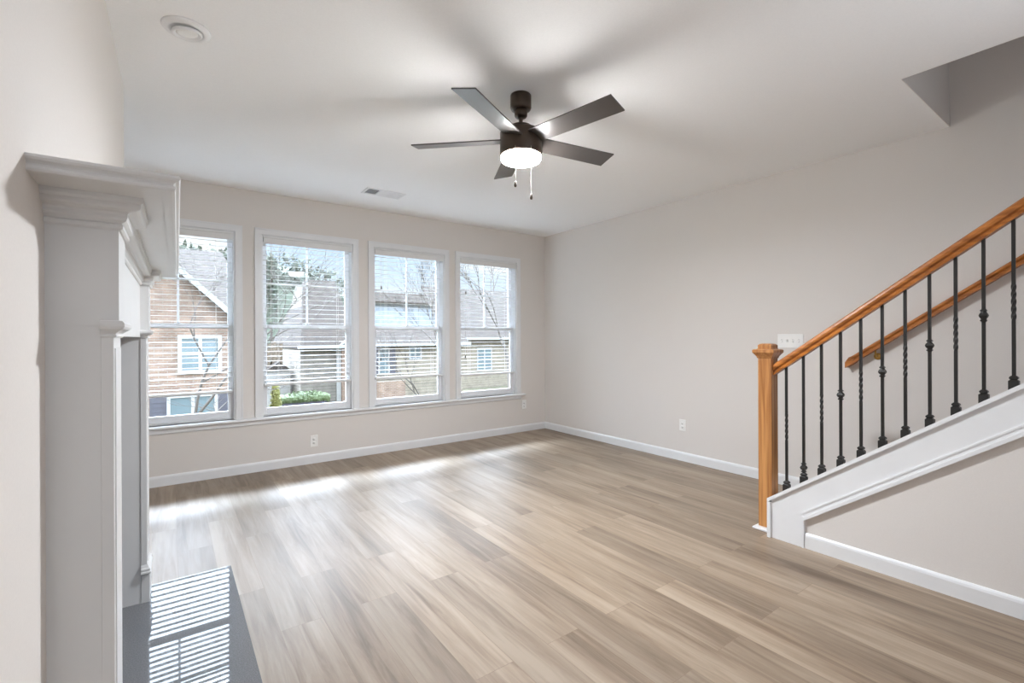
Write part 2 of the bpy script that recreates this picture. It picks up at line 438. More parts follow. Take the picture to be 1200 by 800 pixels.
# ------------------------------------------------------------------ windows
for i, cx in enumerate(WIN_X):
    mb = MB()                        # casing and jamb
    o, z1 = 0.505, 2.383
    prof = [(0, 0), (0.060, 0), (0.060, 0.006), (0.048, 0.018), (0.010, 0.018), (0, 0.012)]
    def cas(p, c2=cx):               # side and head casings, mitred
        pass
    for sx in (-1, 1):
        a = cx + sx*OPX; b = cx + sx*o
        mb.prism([(a, 0.527), (b, 0.527), (b, z1), (a, OPZ1)], 'y', -0.018, 0.0)
        mb.box(min(b, b-sx*0.012), max(b, b-sx*0.012), -0.023, -0.018, 0.527, z1)
        mb.box(min(a, a-sx*0.014), max(a, a-sx*0.014), 0.0, 0.14, OPZ0, OPZ1)
    mb.prism([(cx-OPX, OPZ1), (cx+OPX, OPZ1), (cx+o, z1), (cx-o, z1)], 'y', -0.018, 0.0)
    mb.box(cx-o, cx+o, -0.023, -0.018, z1-0.012, z1)
    mb.box(cx-OPX, cx+OPX, 0.0, 0.14, OPZ1-0.014, OPZ1)
    mb.box(cx-OPX, cx+OPX, 0.05, 0.14, OPZ0, OPZ0+0.018)
    W = struct(mb.build('window_%d' % (i+1), M['trim']))
    x0, x1 = cx-OPX+0.014, cx+OPX-0.014
    zb, zm, zt = OPZ0+0.018, 1.42, OPZ1-0.014
    s = 0.042
    mb = MB()                        # upper sash, outer track, with a crossed grille
    for (a, b, c, d) in ((x0, x0+s, zm-0.02, zt), (x1-s, x1, zm-0.02, zt), (x0+s, x1-s, zt-s, zt), (x0+s, x1-s, zm-0.02, zm+0.022)):
        mb.box(a, b, 0.098, 0.128, c, d, 0.003)
    mb.box(cx-0.009, cx+0.009, 0.106, 0.120, zm+0.02, zt-s); mb.box(x0+s, x1-s, 0.106, 0.120, 1.846, 1.864)
    us = mb.build('upper_sash', M['vinyl'], W)
    mb = MB(); mb.box(x0+s-0.004, x1-s+0.004, 0.1115, 0.1145, zm+0.018, zt-s+0.004); mb.build('pane', M['glass'], us)
    mb = MB()                        # lower sash, inner track
    for (a, b, c, d) in ((x0, x0+s, zb, zm+0.018), (x1-s, x1, zb, zm+0.018), (x0+s, x1-s, zb, zb+0.058), (x0+s, x1-s, zm-0.022, zm+0.018)):
        mb.box(a, b, 0.062, 0.094, c, d, 0.003)
    ls = mb.build('lower_sash', M['vinyl'], W)
    mb = MB(); mb.box(x0+s-0.004, x1-s+0.004, 0.0765, 0.0795, zb+0.054, zm-0.018); mb.build('pane', M['glass'], ls)
    mb = MB(); mb.box(cx-0.03, cx+0.03, 0.064, 0.092, zm+0.018, zm+0.026, 0.003); mb.lathe([(0.011, 0), (0.011, 0.012), (0.0, 0.014)], (cx, 0.075, zm+0.026), 12)
    mb.build('sash_lock', M['vinyl'], ls)
# long stool and apron under all four windows
mb = MB()
mb.prism([(0.05, 0.503), (-0.040, 0.503), (-0.047, 0.508), (-0.049, 0.5165), (-0.047, 0.525), (-0.040, 0.530), (0.05, 0.530)], 'x', -4.86, -0.385)
mb.prism([(0.0, 0.457), (-0.010, 0.457), (-0.016, 0.466), (-0.018, 0.503), (0.0, 0.503)], 'x', -4.835, -0.44)
struct(mb.build('trim_1', M['trim']))

# ------------------------------------------------------------------ blinds
BL = [('white slatted blind in the leftmost window, partly hidden behind the mantel shelf', 0.805),
      ('white slatted blind in the second window from the fireplace, hedge showing below it', 0.850),
      ('white slatted blind in the third window from the fireplace, sky and pale wall behind it', 0.853),
      ('white slatted blind in the rightmost window nearest the room corner, bare branches behind', 0.832)]
for cx, (lab, zr) in zip(WIN_X, BL):
    t = thing('window_blind', lab, 'blind', (cx, 0.03, OPZ1-0.014), 0, 'white slatted window blinds')
    hw = OPX-0.022
    Z = lambda z: z-(OPZ1-0.014)
    mb = MB(); mb.box(-hw, hw, -0.022, 0.026, -0.045, 0.0, 0.002); mb.build('headrail', M['blind'], t)
    mb = MB(); mb.prism([(-0.046, -0.072), (-0.036, -0.072), (-0.036, -0.002), (-0.040, -0.002), (-0.046, -0.010), (-0.043, -0.018), (-0.046, -0.056)], 'x', -hw-0.004, hw+0.004)
    mb.build('valance', M['blind'], t)
    mb = MB(); z = 2.222; pitch = 0.0475
    nsl = int(round((z-zr-0.03)/pitch)); pitch = (z-zr-0.035)/nsl
    for k in range(nsl+1):
        zz = Z(z-k*pitch); th = 0.0018; hw2 = 0.0222
        mb.prism([(-hw2, zz-0.0010), (-0.008, zz+0.0004), (0.008, zz+0.0006), (hw2, zz-0.0004), (hw2, zz-0.0004+th), (0.008, zz+0.0006+th), (-0.008, zz+0.0004+th), (-hw2, zz-0.0010+th)], 'x', -hw, hw)
    mb.build('slats', M['blind'], t)
    mb = MB(); mb.box(-hw, hw, -0.026, 0.026, Z(zr-0.022), Z(zr+0.004), 0.005); mb.build('bottom_rail', M['blind'], t)
    mb = MB()
    for lx in (-0.29, 0.29):
        for ly in (-0.027, 0.027): mb.tube([(lx, ly, Z(zr)), (lx, ly, -0.045)], 0.0011, 4)
    mb.build('ladder_cord', M['cord'], t)
    c = MB()
    c.tube([(-0.352, -0.033, -0.07), (-0.352, -0.033, Z(1.89))], 0.0013, 5); c.tube([(-0.362, -0.033, -0.07), (-0.362, -0.033, Z(1.08))], 0.0013, 5)
    cc = c.build('lift_cord', M['cord'], t)
    for (lx, zz) in ((-0.352, 1.875), (-0.362, 1.062)):
        mb = MB(); mb.lathe([(0.003, 0.02), (0.006, 0.012), (0.009, -0.012), (0.007, -0.02), (0, -0.021)], (lx, -0.033, Z(zz)), 10); mb.build('tassel', M['tassel'], cc)

# ------------------------------------------------------------------ fireplace mantel (local frame: x out of the wall, y along it, z up)
mant = thing('fireplace_mantel', 'white painted fireplace mantel with moulded shelf standing on the black hearth', 'mantel', (-4.5852, -3.709, 0), ROT)
LW, FAR = 0.169, 1.629
yA, yB2 = LW, FAR-LW
mb = MB()
prof = [(-0.02, 1.640), (0.0, 1.640), (0.0055, 1.6415), (0.0075, 1.646), (0.0065, 1.650), (0.0025, 1.6525), (0.0035, 1.6565), (0.008, 1.6605), (0.0135, 1.6625), (0.0165, 1.667), (0.0155, 1.672), (0.012, 1.674), (-0.02, 1.674)]
mb.sweep(prof, [(0.0, -0.153), (0.238, -0.153), (0.238, 1.735), (0.0, 1.735)])
mb.box(0.0, 0.219, -0.134, 1.716, 1.640, 1.674)
mb.build('shelf', M['mantel'], mant)
# frieze: two blocks standing proud of the header between them
mb = MB()
mb.box(0.0, 0.132, 0.0, LW, 1.335, 1.640); mb.box(0.0, 0.132, yB2, FAR, 1.335, 1.640); mb.box(0.0, 0.098, LW, yB2, 1.312, 1.640)
mb.build('frieze', M['mantel'], mant)
# crown under the shelf, breaking round the blocks
mb = MB()
crown = [(-0.004, 1.566), (0.004, 1.566), (0.0085, 1.570), (0.0095, 1.577), (0.006, 1.581), (0.011, 1.584), (0.016, 1.588), (0.0165, 1.592)]
for k in range(8):
    a = k/7; crown.append((0.018 + 0.026*a + 0.006*math.sin(2*PI*a)*-1, 1.594 + 0.030*a + 0.004*math.sin(2*PI*a)))
crown += [(0.047, 1.626), (0.049, 1.630), (0.049, 1.640), (-0.004, 1.640)]
path = [(0.0, 0.0), (0.132, 0.0), (0.132, LW), (0.098, LW), (0.098, yB2), (0.132, yB2), (0.132, FAR), (0.0, FAR)]
mb.sweep(crown, path)
mb.build('crown_moulding', M['mantel'], mant)
for y0, y1 in ((0.0, LW), (yB2, FAR)):
    mb = MB(); mb.box(0.0, 0.098, y0+0.003, y1-0.003, 0.0, 1.335)
    mb.box(0.098, 0.132, y0, y1, 0.0, 0.150, 0.001)
    leg = mb.build('leg', M['mantel'], mant)
    mb = MB(); mb.box(0.098, 0.122, y0, y1, 0.165, 1.312, 0.001)
    mb.box(0.122, 0.1245, y0+0.02, y1-0.02, 0.20, 1.28)
    mb.build('pilaster', M['mantel'], leg)
    mb = MB()
    cap = [(-0.002, 1.306), (0.003, 1.306), (0.006, 1.310), (0.004, 1.314), (0.006, 1.318), (0.012, 1.323), (0.019, 1.327), (0.022, 1.333), (0.022, 1.340), (0.018, 1.346), (0.009, 1.348), (-0.002, 1.348)]
    mb.sweep(cap, [(0.098, y0), (0.122, y0), (0.122, y1), (0.098, y1)]); mb.build('capital', M['mantel'], leg)
    mb = MB()
    bs = [(-0.002, 0.145), (0.011, 0.145), (0.0145, 0.150), (0.014, 0.157), (0.010, 0.161), (0.012, 0.166), (0.011, 0.172), (0.006, 0.177), (0.004, 0.184), (0.001, 0.190), (-0.002, 0.190)]
    mb.sweep(bs, [(0.098, y0), (0.122, y0), (0.122, y1), (0.098, y1)]); mb.build('base_moulding', M['mantel'], leg)
# hearth slab flush with the floor
mb = MB(); mb.box(-4.57, -4.075, -3.72, -2.062, 0.0, 0.005, 0.001)
tag(mb.build('hearth_slab', M['granite']), 'polished black stone hearth slab set in the floor before the mantel', 'hearth')
# firebox between the legs
ins = thing('firebox_insert', 'dark metal firebox with black stone surround between the mantel legs', 'fireplace', (-4.5852, -3.709, 0), ROT)
mb = MB(); mb.box(0.004, 0.018, yA+0.002, yA+0.2, 0.006, 1.30); mb.box(0.004, 0.018, yB2-0.2, yB2-0.002, 0.006, 1.30); mb.box(0.004, 0.018, yA+0.2, yB2-0.2, 0.95, 1.30)
mb.build('stone_surround', M['granite'], ins)
mb = MB(); mb.box(0.003, 0.012, yA+0.2, yB2-0.2, 0.006, 0.95)
for k in range(7): mb.box(0.012, 0.02, yA+0.25, yB2-0.25, 0.05+k*0.016, 0.058+k*0.016)
mb.build('metal_front', M['steel'], ins)

# ------------------------------------------------------------------ stairs
SL = 0.732
def captop(y): return 0.67 + SL*(-4.258-y)
YF, YE = -3.685, -6.0
mb = MB(); mb.prism([(YF-0.02, 0.0), (YE, 0.0), (YE, captop(YE)-0.022), (YF-0.02, captop(YF-0.02)-0.022)], 'x', -1.185, -0.935)
struct(mb.build('wall_stair', M['wall']))
def low(y): return 0.195 + 0.729*(-3.893-y)
mb = MB()                            # skirt panel, its lower moulding, cap and end board
mb.prism([(YF-0.02, 0.0), (-3.893, 0.0), (-3.893, low(-3.893)), (YE, low(YE)), (YE, captop(YE)-0.022), (YF-0.02, captop(YF-0.02)-0.022)], 'x', -1.200, -1.185)
y0 = -3.893
for (dz0, dz1, xo) in ((0.024, 0.012, -1.206), (0.012, -0.010, -1.203), (-0.010, -0.032, -1.210)):
    mb.prism([(y0, low(y0)+dz0), (YE, low(YE)+dz0), (YE, low(YE)+dz1), (y0, low(y0)+dz1)], 'x', xo, -1.185)
mb.box(-1.206, -1.185, y0-0.008, y0+0.004, 0.0, low(y0))
mb.prism([(YF, captop(YF)-0.024), (YE, captop(YE)-0.024), (YE, captop(YE)), (YF, captop(YF))], 'x', -1.215, -0.905)
mb.prism([(YF, 0.0), (YF-0.02, 0.0), (YF-0.02, captop(YF)-0.02), (YF, captop(YF)-0.02)], 'x', -1.215, -0.920)
mb.box(-1.152, -0.985, YF, -3.556, 0.0, 0.014, 0.003)
struct(mb.build('trim_2', M['trim']))
mb = MB(); mb.sweep(BASE, [(-1.185, -3.902), (-1.185, YE)]); struct(mb.build('baseboard_stair', M['trim']))
mb = MB()
for k in range(9):
    y = -3.72-0.26*k
    mb.box(-0.935, 0.0, YE, y, 0.19*k, 0.19*(k+1)-0.025); mb.box(-0.935, 0.0, y-0.27, y+0.025, 0.19*(k+1)-0.025, 0.19*(k+1), 0.006)
struct(mb.build('stairs', M['floor']))

# railing: newel, rail and balusters move as one
RX = -1.061
rail = thing('stair_railing', 'oak stair railing with square newel post and black iron balusters on white stringer', 'railing', (RX, -3.621, 0.014))
def P(x, y, z): return (x-RX, y+3.621, z-0.014)
mb = MB()
nx = 0.045
mb.box(-nx, nx, -nx, nx, 0.0, 1.155, 0.003)
newel = mb.build('newel_post', M['oak_z'], rail)
mb = MB()
def sq(h, z): return [(-h, -h, z), (h, -h, z), (h, h, z), (-h, h, z)]
mb.loft([sq(nx+0.001, 1.140), sq(nx+0.004, 1.143), sq(nx+0.006, 1.152), sq(nx+0.014, 1.164), sq(nx+0.022, 1.174), sq(nx+0.026, 1.180), sq(nx+0.026, 1.196), sq(nx+0.020, 1.200), sq(nx+0.004, 1.203), sq(nx, 1.207), sq(nx, 1.228), sq(nx-0.008, 1.236), sq(nx-0.02, 1.240)])
mb.build('newel_cap', M['oak_z'], newel)
def under(y): return 1.479 + 0.735*(-4.261-y)
sec = [(-0.022, 0.0), (0.022, 0.0), (0.023, 0.012), (0.019, 0.018), (0.019, 0.026), (0.029, 0.036), (0.031, 0.050), (0.027, 0.064), (0.016, 0.074), (0.0, 0.077), (-0.016, 0.074), (-0.027, 0.064), (-0.031, 0.050), (-0.029, 0.036), (-0.019, 0.026), (-0.019, 0.018), (-0.023, 0.012)]
ya, yb = -3.666, -5.75
mb = MB(); mb.loft([[P(RX+a, y, under(y)+b) for a, b in sec] for y in (ya, yb)])
mb.build('handrail', M['oak_y'], rail)
def bar(mbx, pts_rot, z_of, h=0.0068):
    rings = [[(h*1.414*math.cos(PI/4+PI/2*k+a), h*1.414*math.sin(PI/4+PI/2*k+a), z) for k in range(4)] for z, a in pts_rot]
    mbx.loft(rings)
def knuckle(zc):
    m_ = MB()
    m_.lathe([(0.009, -0.030), (0.016, -0.028), (0.017, -0.023), (0.010, -0.019), (0.010, -0.016), (0.019, -0.010), (0.0235, 0.0), (0.019, 0.010), (0.010, 0.016), (0.010, 0.019), (0.017, 0.023), (0.016, 0.028), (0.009, 0.030)], (0, 0, zc), 4, smooth=False, rot=PI/4)
    m_.lathe([(0.0075, -0.034), (0.0105, -0.030), (0.0105, -0.018), (0.014, -0.010), (0.017, 0.0), (0.014, 0.010), (0.0105, 0.018), (0.0105, 0.030), (0.0075, 0.034)], (0, 0, zc), 12, smooth=True)
    return m_
KIND = ['twist', 'slipped', 'twist', 'knuckle', 'twist', 'knuckle', 'twist', 'knuckle', 'twist', 'knuckle', 'twist', 'knuckle', 'twist']
for k, kd in enumerate(KIND):
    y = -3.740-0.1037*k
    zb, zt = captop(y), under(y)
    hh = zt-zb
    mb = MB()
    pr = [(0.0, 0.0)]
    if kd == 'twist':
        za, zc = hh*0.40, hh*0.62
        nst = 36
        pr += [(za + (zc-za)*q/nst, 2*PI*1.25*q/nst) for q in range(nst+1)]
        last = 2*PI*1.25
        pr += [(hh+0.004, last)]
    else: pr += [(hh+0.004, 0.0)]
    bar(mb, pr, None)
    b = mb.build('baluster', M['iron'], rail); b.location = P(RX, y, zb)
    mb = MB()                        # raked shoe
    g = 0.018; d = SL*g
    mb.loft([[(-g, -g, d), (g, -g, d), (g, g, -d), (-g, g, -d)], [(-g, -g, 0.033), (g, -g, 0.033), (g, g, 0.033), (-g, g, 0.033)],
             [(-0.011, -0.011, 0.040), (0.011, -0.011, 0.040), (0.011, 0.011, 0.040), (-0.011, 0.011, 0.040)],
             [(-0.0155, -0.0155, 0.045), (0.0155, -0.0155, 0.045), (0.0155, 0.0155, 0.045), (-0.0155, 0.0155, 0.045)],
             [(-0.0155, -0.0155, 0.051), (0.0155, -0.0155, 0.051), (0.0155, 0.0155, 0.051), (-0.0155, 0.0155, 0.051)],
             [(-0.009, -0.009, 0.058), (0.009, -0.009, 0.058), (0.009, 0.009, 0.058), (-0.009, 0.009, 0.058)]])
    mb.build('shoe', M['iron'], b)
    if kd == 'knuckle': knuckle(hh*0.53).build('knuckle', M['iron'], b)
    if kd == 'slipped': knuckle(0.092).build('knuckle', M['iron'], b)
# wall rail on the far side of the stairs
wr = thing('wall_handrail', 'oak handrail fixed to the wall on the far side of the stairs', 'handrail', (0, -3.745, 1.08))
def wz(y): return 1.778 + 0.727*(-4.695-y)
wsec = [(-0.022, -0.030), (0.022, -0.030), (0.022, -0.016), (0.016, -0.010), (0.016, -0.002), (0.026, 0.010), (0.026, 0.020), (0.018, 0.030), (0.0, 0.034), (-0.018, 0.030), (-0.026, 0.020), (-0.026, 0.010), (-0.016, -0.002), (-0.016, -0.010), (-0.022, -0.016)]
mb = MB(); mb.loft([[(-0.058+a, y+3.745, wz(y)+b-1.08) for a, b in wsec] for y in (-3.765, -5.6)])
mb.loft([[(x, y+3.745, wz(y)+b-1.08) for y, b in ((-3.740, -0.030), (-3.800, -0.030), (-3.800, 0.026), (-3.765, 0.034), (-3.740, 0.012))] for x in (-0.082, 0.0)])
mb.build('rail', M['oak_y'], wr)
for y in (-3.93, -4.95):
    mb = MB(); mb.tube([(-0.001, y+3.745, wz(y)-1.08-0.075), (-0.03, y+3.745, wz(y)-1.08-0.075), (-0.052, y+3.745, wz(y)-1.08-0.062), (-0.058, y+3.745, wz(y)-1.08-0.028)], 0.006, 8)
    mb.lathe([(0.026, 0.0), (0.026, 0.004), (0.014, 0.009), (0.0, 0.010)], (0, y+3.745, wz(y)-1.08-0.075), 16, axis='x', M=Matrix.Diagonal((-1, 1, 1)))
    mb.build('bracket', M['brass'], wr)

# ------------------------------------------------------------------ ceiling fan
fan = thing('ceiling_fan', 'dark bronze five blade ceiling fan with lit round light, hanging from ceiling', 'ceiling fan', (-2.66, -2.96, H))
mb = MB(); mb.lathe([(0.060, 0.0), (0.062, -0.004), (0.062, -0.075), (0.058, -0.085), (0.040, -0.090), (0.0, -0.090)], (0, 0, 0), 40)
can = mb.build('canopy', M['bronze'], fan)
mb = MB(); mb.lathe([(0.022, -0.088), (0.036, -0.090), (0.038, -0.096), (0.038, -0.122), (0.033, -0.130), (0.012, -0.134)], (0, 0, 0), 32); mb.build('collar', M['bronze'], can)
mb = MB(); mb.lathe([(0.0115, -0.09), (0.0115, -0.185)], (0, 0, 0), 20); mb.build('downrod', M['bronze'], fan)
mb = MB(); mb.lathe([(0.0, -0.178), (0.045, -0.180), (0.066, -0.187), (0.078, -0.200), (0.082, -0.214), (0.118, -0.220), (0.125, -0.228), (0.125, -0.355), (0.121, -0.362), (0.0, -0.362)], (0, 0, 0), 56)
mb.build('motor_housing', M['bronze'], fan)
mb = MB(); mb.lathe([(0.116, -0.360), (0.119, -0.366), (0.119, -0.378), (0.112, -0.389), (0.095, -0.395), (0.05, -0.399), (0.0, -0.400)], (0, 0, 0), 56)
mb.build('light_shade', M['lamp'], fan)
# the bulb's light, leaving the opal glass downwards and sideways
fl = area('fan_lamp', (-2.66, -2.96, H-0.4015), (0, 0, 0), 0.20, 0.20, 22, (0.88, 0.97, 1.10), shape='DISK')
ph = math.radians(-13)
for k in range(5):
    th = math.radians(-151.5+72*k)
    a = Vector((math.cos(th), math.sin(th), 0)); tt = Vector((-math.sin(th), math.cos(th), 0))
    ac = tt*math.cos(ph) + Vector((0, 0, 1))*math.sin(ph); nn = a.cross(ac)
    mb = MB()
    outl = [(0.095, -0.058), (0.16, -0.062), (0.655, -0.068), (0.655, 0.068), (0.16, 0.062), (0.095, 0.058)]
    c0 = Vector((0, 0, -0.268))
    rings = [[c0 + a*r + ac*q + nn*dz for r, q in outl] for dz in (-0.0035, 0.0035)]
    mb.loft(rings)
    bl = mb.build('blade', M['blade'], fan)
    mb = MB()
    rings = [[c0 + a*r + ac*q + nn*dz for r, q in ((0.10, -0.03), (0.20, -0.022), (0.215, 0.0), (0.20, 0.022), (0.10, 0.03))] for dz in (0.0035, 0.0075)]
    mb.loft(rings); mb.build('blade_iron', M['bronze'], bl)
def chain(dx, dy, z1, nm):
    mb = MB()
    n = 26; z0 = -0.350
    mb.tube([(dx, dy, z0), (dx, dy, z1+0.01)], 0.0009, 6)
    for q in range(n): 
        z = z0 + (z1-z0)*q/n
        mb.lathe([(0.0, 0.0021), (0.0021, 0.0), (0.0, -0.0021)], (dx, dy, z), 6)
    c = mb.build('pull_chain', M['chain'], fan)
    mb = MB(); mb.lathe([(0.0015, 0.022), (0.004, 0.016), (0.0075, 0.004), (0.008, -0.004), (0.005, -0.011), (0.0, -0.012)], (dx, dy, z1), 14); mb.build('pull_knob', M['bronze'], c)
R3 = Vector((r_.x, r_.y, 0)).normalized(); F3 = Vector((f_.x, f_.y, 0)).normalized()
a1 = R3*-0.035 - F3*0.128; a2 = R3*0.055 - F3*0.120
chain(a1.x, a1.y, 2.167-H, 'a'); chain(a2.x, a2.y, 2.098-H, 'b')

# ------------------------------------------------------------------ recessed lamp, vent, plates
dl = thing('recessed_light', 'round white recessed ceiling light with tilted inner ring above the mantel', 'ceiling light', (-4.285, -2.535, H))
mb = MB(); mb.lathe([(0.064, -0.001), (0.065, -0.012), (0.072, -0.015), (0.080, -0.013), (0.094, -0.005), (0.099, 0.0)], (0, 0, 0), 48); mb.build('trim_ring', M['lamp_white'], dl)
Rt = Matrix.Rotation(math.radians(9), 3, Vector((0.6, -0.8, 0)))
mb = MB(); mb.lathe([(0.0, 0.001), (0.060, 0.001), (0.061, -0.008), (0.057, -0.012), (0.051, -0.010), (0.047, -0.004), (0.0, -0.003)], (0, 0, -0.014), 40, M=Rt); mb.build('gimbal', M['lamp_white'], dl)
mb = MB(); mb.lathe([(0.0, -0.008), (0.030, -0.0075), (0.044, -0.004), (0.044, -0.003)], (0, 0, -0.014), 36, M=Rt); mb.build('bulb_face', M['plastic'], dl)
mb = MB(); mb.lathe([(0.0, -0.0008), (0.0638, -0.0008)], (0, 0, 0), 48); mb.build('shadow_gap', M['slot'], dl)

vt = thing('ceiling_vent', 'white louvred air vent in the ceiling near the windows', 'vent', (-2.63, -0.66, H))
mb = MB()
for (a, b, c, d) in ((-0.195, 0.195, -0.10, -0.078), (-0.195, 0.195, 0.078, 0.10), (-0.195, -0.172, -0.078, 0.078), (0.172, 0.195, -0.078, 0.078), (-0.062, -0.052, -0.078, 0.078), (0.052, 0.062, -0.078, 0.078)): mb.box(a, b, c, d, -0.008, 0.0, 0.002)
mb.build('frame', M['vent'], vt)
mb = MB(); mb.box(-0.172, 0.172, -0.078, 0.078, -0.0015, -0.0005); mb.build('duct', M['vent_dark'], vt)
mb = MB()
for k in range(7):                   # three banks of louvres, each turned its own way
    x = -0.165+k*0.0165; mb.prism([(x, -0.002), (x+0.002, -0.002), (x-0.005, -0.007), (x-0.007, -0.007)], 'y', -0.078, 0.078)
for k in range(9):
    y = -0.072+k*0.0175; mb.prism([(y, -0.002), (y+0.002, -0.002), (y+0.014, -0.007), (y+0.012, -0.007)], 'x', -0.052, 0.052)
for k in range(7):
    x = 0.067+k*0.0165; mb.prism([(x, -0.002), (x+0.002, -0.002), (x+0.015, -0.007), (x+0.013, -0.007)], 'y', -0.078, 0.078)
mb.build('louvres', M['vent'], vt)

def outlet(loc, rz, label):
    t = thing('wall_outlet', label, 'outlet', loc, rz, 'white wall outlets')
    mb = MB(); mb.box(-0.037, 0.037, -0.006, 0.0, -0.0595, 0.0595, 0.002); mb.build('cover_plate', M['plastic'], t)
    for z in (-0.0195, 0.0195):
        mb = MB(); mb.lathe([(0.0, 0.0015), (0.0165, 0.0015), (0.0172, 0.0)], (0, -0.006, z), 20, axis='y', M=Matrix.Diagonal((1, -1, 0.82))); r = mb.build('receptacle', M['plastic'], t)
        mb = MB(); mb.box(-0.0075, -0.0050, -0.0083, -0.0070, z-0.004, z+0.006); mb.box(0.0050, 0.0075, -0.0083, -0.0070, z-0.004, z+0.006); mb.box(-0.0025, 0.0025, -0.0083, -0.0070, z-0.0115, z-0.007)
        mb.build('slots', M['slot'], r)
outlet((-3.141, 0.0, 0.232), 0, 'white outlet low on the window wall under the second window')
outlet((-0.383, 0.0, 0.372), 0, 'white outlet at the right end of the window sill near the corner')
outlet((0.0, -2.241, 0.374), -PI/2, 'white outlet low on the right wall between corner and newel post')
sw = thing('light_switch', 'white four gang switch plate on the wall behind the newel post', 'light switch', (0.0, -3.306, 1.262), -PI/2)
mb = MB(); mb.box(-0.104, 0.104, -0.006, 0.0, -0.0595, 0.0595, 0.002); mb.build('cover_plate', M['plastic'], sw)
for k in range(4):
    x = -0.069+0.046*k; s = 1 if k in (1,) else -1
    mb = MB(); mb.box(x-0.005, x+0.005, -0.0068, -0.006, -0.012, 0.012); mb.prism([(-0.006, -0.005), (-0.006, 0.005), (-0.016, 0.009*s+0.003), (-0.016, 0.009*s-0.003)], 'x', x-0.004, x+0.004)
    mb.build('toggle', M['plastic'], sw)
    mb = MB(); mb.box(x-0.006, x+0.006, -0.0065, -0.006, -0.013, 0.013); mb.build('toggle_slot', M['slot'], sw)

# ------------------------------------------------------------------ outdoors
GZ = -2.6
rnd = random.Random(7)
mb = MB(); mb.box(-60, 90, 0.5, 140, GZ-0.3, GZ); struct(mb.build('ground', M['lawn']))
mb = MB(); mb.box(6.9, 10.5, 12.0, 19.2, GZ, GZ+0.04)
tag(mb.build('driveway', M['drive']), 'pale concrete driveway seen low through the third window', 'driveway')

def house_window(root, x0, x1, z0, z1, y, mull=True, shut=0.0, trim=0.09):
    """window set into a facade that faces the room"""
    mb = MB()
    for (a, b, c, d) in ((x0-trim, x0, z0-trim, z1+trim), (x1, x1+trim, z0-trim, z1+trim), (x0, x1, z1, z1+trim), (x0, x1, z0-trim, z0)): mb.box(a, b, y-0.06, y, c, d)
    if mull: mb.box((x0+x1)/2-0.05, (x0+x1)/2+0.05, y-0.05, y, z0, z1)
    mb.box(x0, x1, y-0.045, y, (z0+z1)/2-0.025, (z0+z1)/2+0.025)
    f = mb.build('window_frame', M['out_white'], root)
    mb = MB(); mb.box(x0, x1, y-0.02, y-0.002, z0, z1); mb.build('pane', M['out_glass'], f)
    if shut:
        for a, b in ((x0-trim-shut, x0-trim), (x1+trim, x1+trim+shut)):
            mb = MB(); mb.box(a, b, y-0.05, y, z0-0.05, z1+0.05)
            for q in range(10): mb.box(a+0.04, b-0.04, y-0.062, y-0.05, z0+q*(z1-z0)/10+0.02, z0+q*(z1-z0)/10+0.05)
            mb.build('shutter', M['shutter'], root)
def slab(a, b, c, d, th=0.18):
    """thick roof plane over four corners (a,b along the eave, c,d along the ridge)"""
    m_ = MB(); lo = [Vector(p) for p in (a, b, c, d)]
    m_.loft([[p-Vector((0, 0, th)) for p in lo], lo]); return m_
# brick house straight across (first window)
hA = thing('brick_house', 'brick house with front gable and tan shingle roof seen through first window', 'house', (0, 0, 0))
ax, az = -5.75, 5.06
rk = lambda x: az-0.97*abs(x-ax)
mb = MB(); ex0, ex1 = -8.78, -2.72
mb.prism([(ex0, GZ), (ex1, GZ), (ex1, rk(ex1)-0.12), (ax, az-0.12), (ex0, rk(ex0)-0.12)], 'y', 13.0, 20.0); mb.build('wall', M['brick'], hA)
mb = MB()
for sgn in (-1, 1):
    xe = ax+sgn*3.25
    mb.loft([[(ax, 12.7, az+0.12), (xe, 12.7, rk(xe)+0.12), (xe, 12.7, rk(xe)-0.08), (ax, 12.7, az-0.08)], [(ax, 18.2, az+0.12), (xe, 18.2, rk(xe)+0.12), (xe, 18.2, rk(xe)-0.08), (ax, 18.2, az-0.08)]])
mb.build('gable_roof', M['shingle'], hA)
mb = MB()
for sgn in (-1, 1):
    xe = ax+sgn*3.25
    mb.loft([[(ax, 12.64, az+0.10), (xe, 12.64, rk(xe)+0.10), (xe, 12.64, rk(xe)-0.13), (ax, 12.64, az-0.13)], [(ax, 12.74, az+0.10), (xe, 12.74, rk(xe)+0.10), (xe, 12.74, rk(xe)-0.13), (ax, 12.74, az-0.13)]])
mb.build('rake_board', M['out_white'], hA)
mb = slab((-10.0, 13.6, 1.75), (-1.75, 13.6, 1.75), (-2.55, 18.2, 4.95), (-9.2, 18.2, 4.95), 0.2); mb.build('main_roof', M['shingle'], hA)
mb = slab((-1.75, 13.6, 1.75), (-1.75, 22.4, 1.75), (-2.55, 18.4, 4.95), (-2.55, 18.2, 4.95), 0.2); mb.build('hip_roof', M['shingle'], hA)
house_window(hA, -4.35, -3.18, -2.0, -0.56, 13.0, True, 0.42)
house_window(hA, -4.05, -3.08, 0.30, 1.30, 13.0, True, 0.0, 0.11)
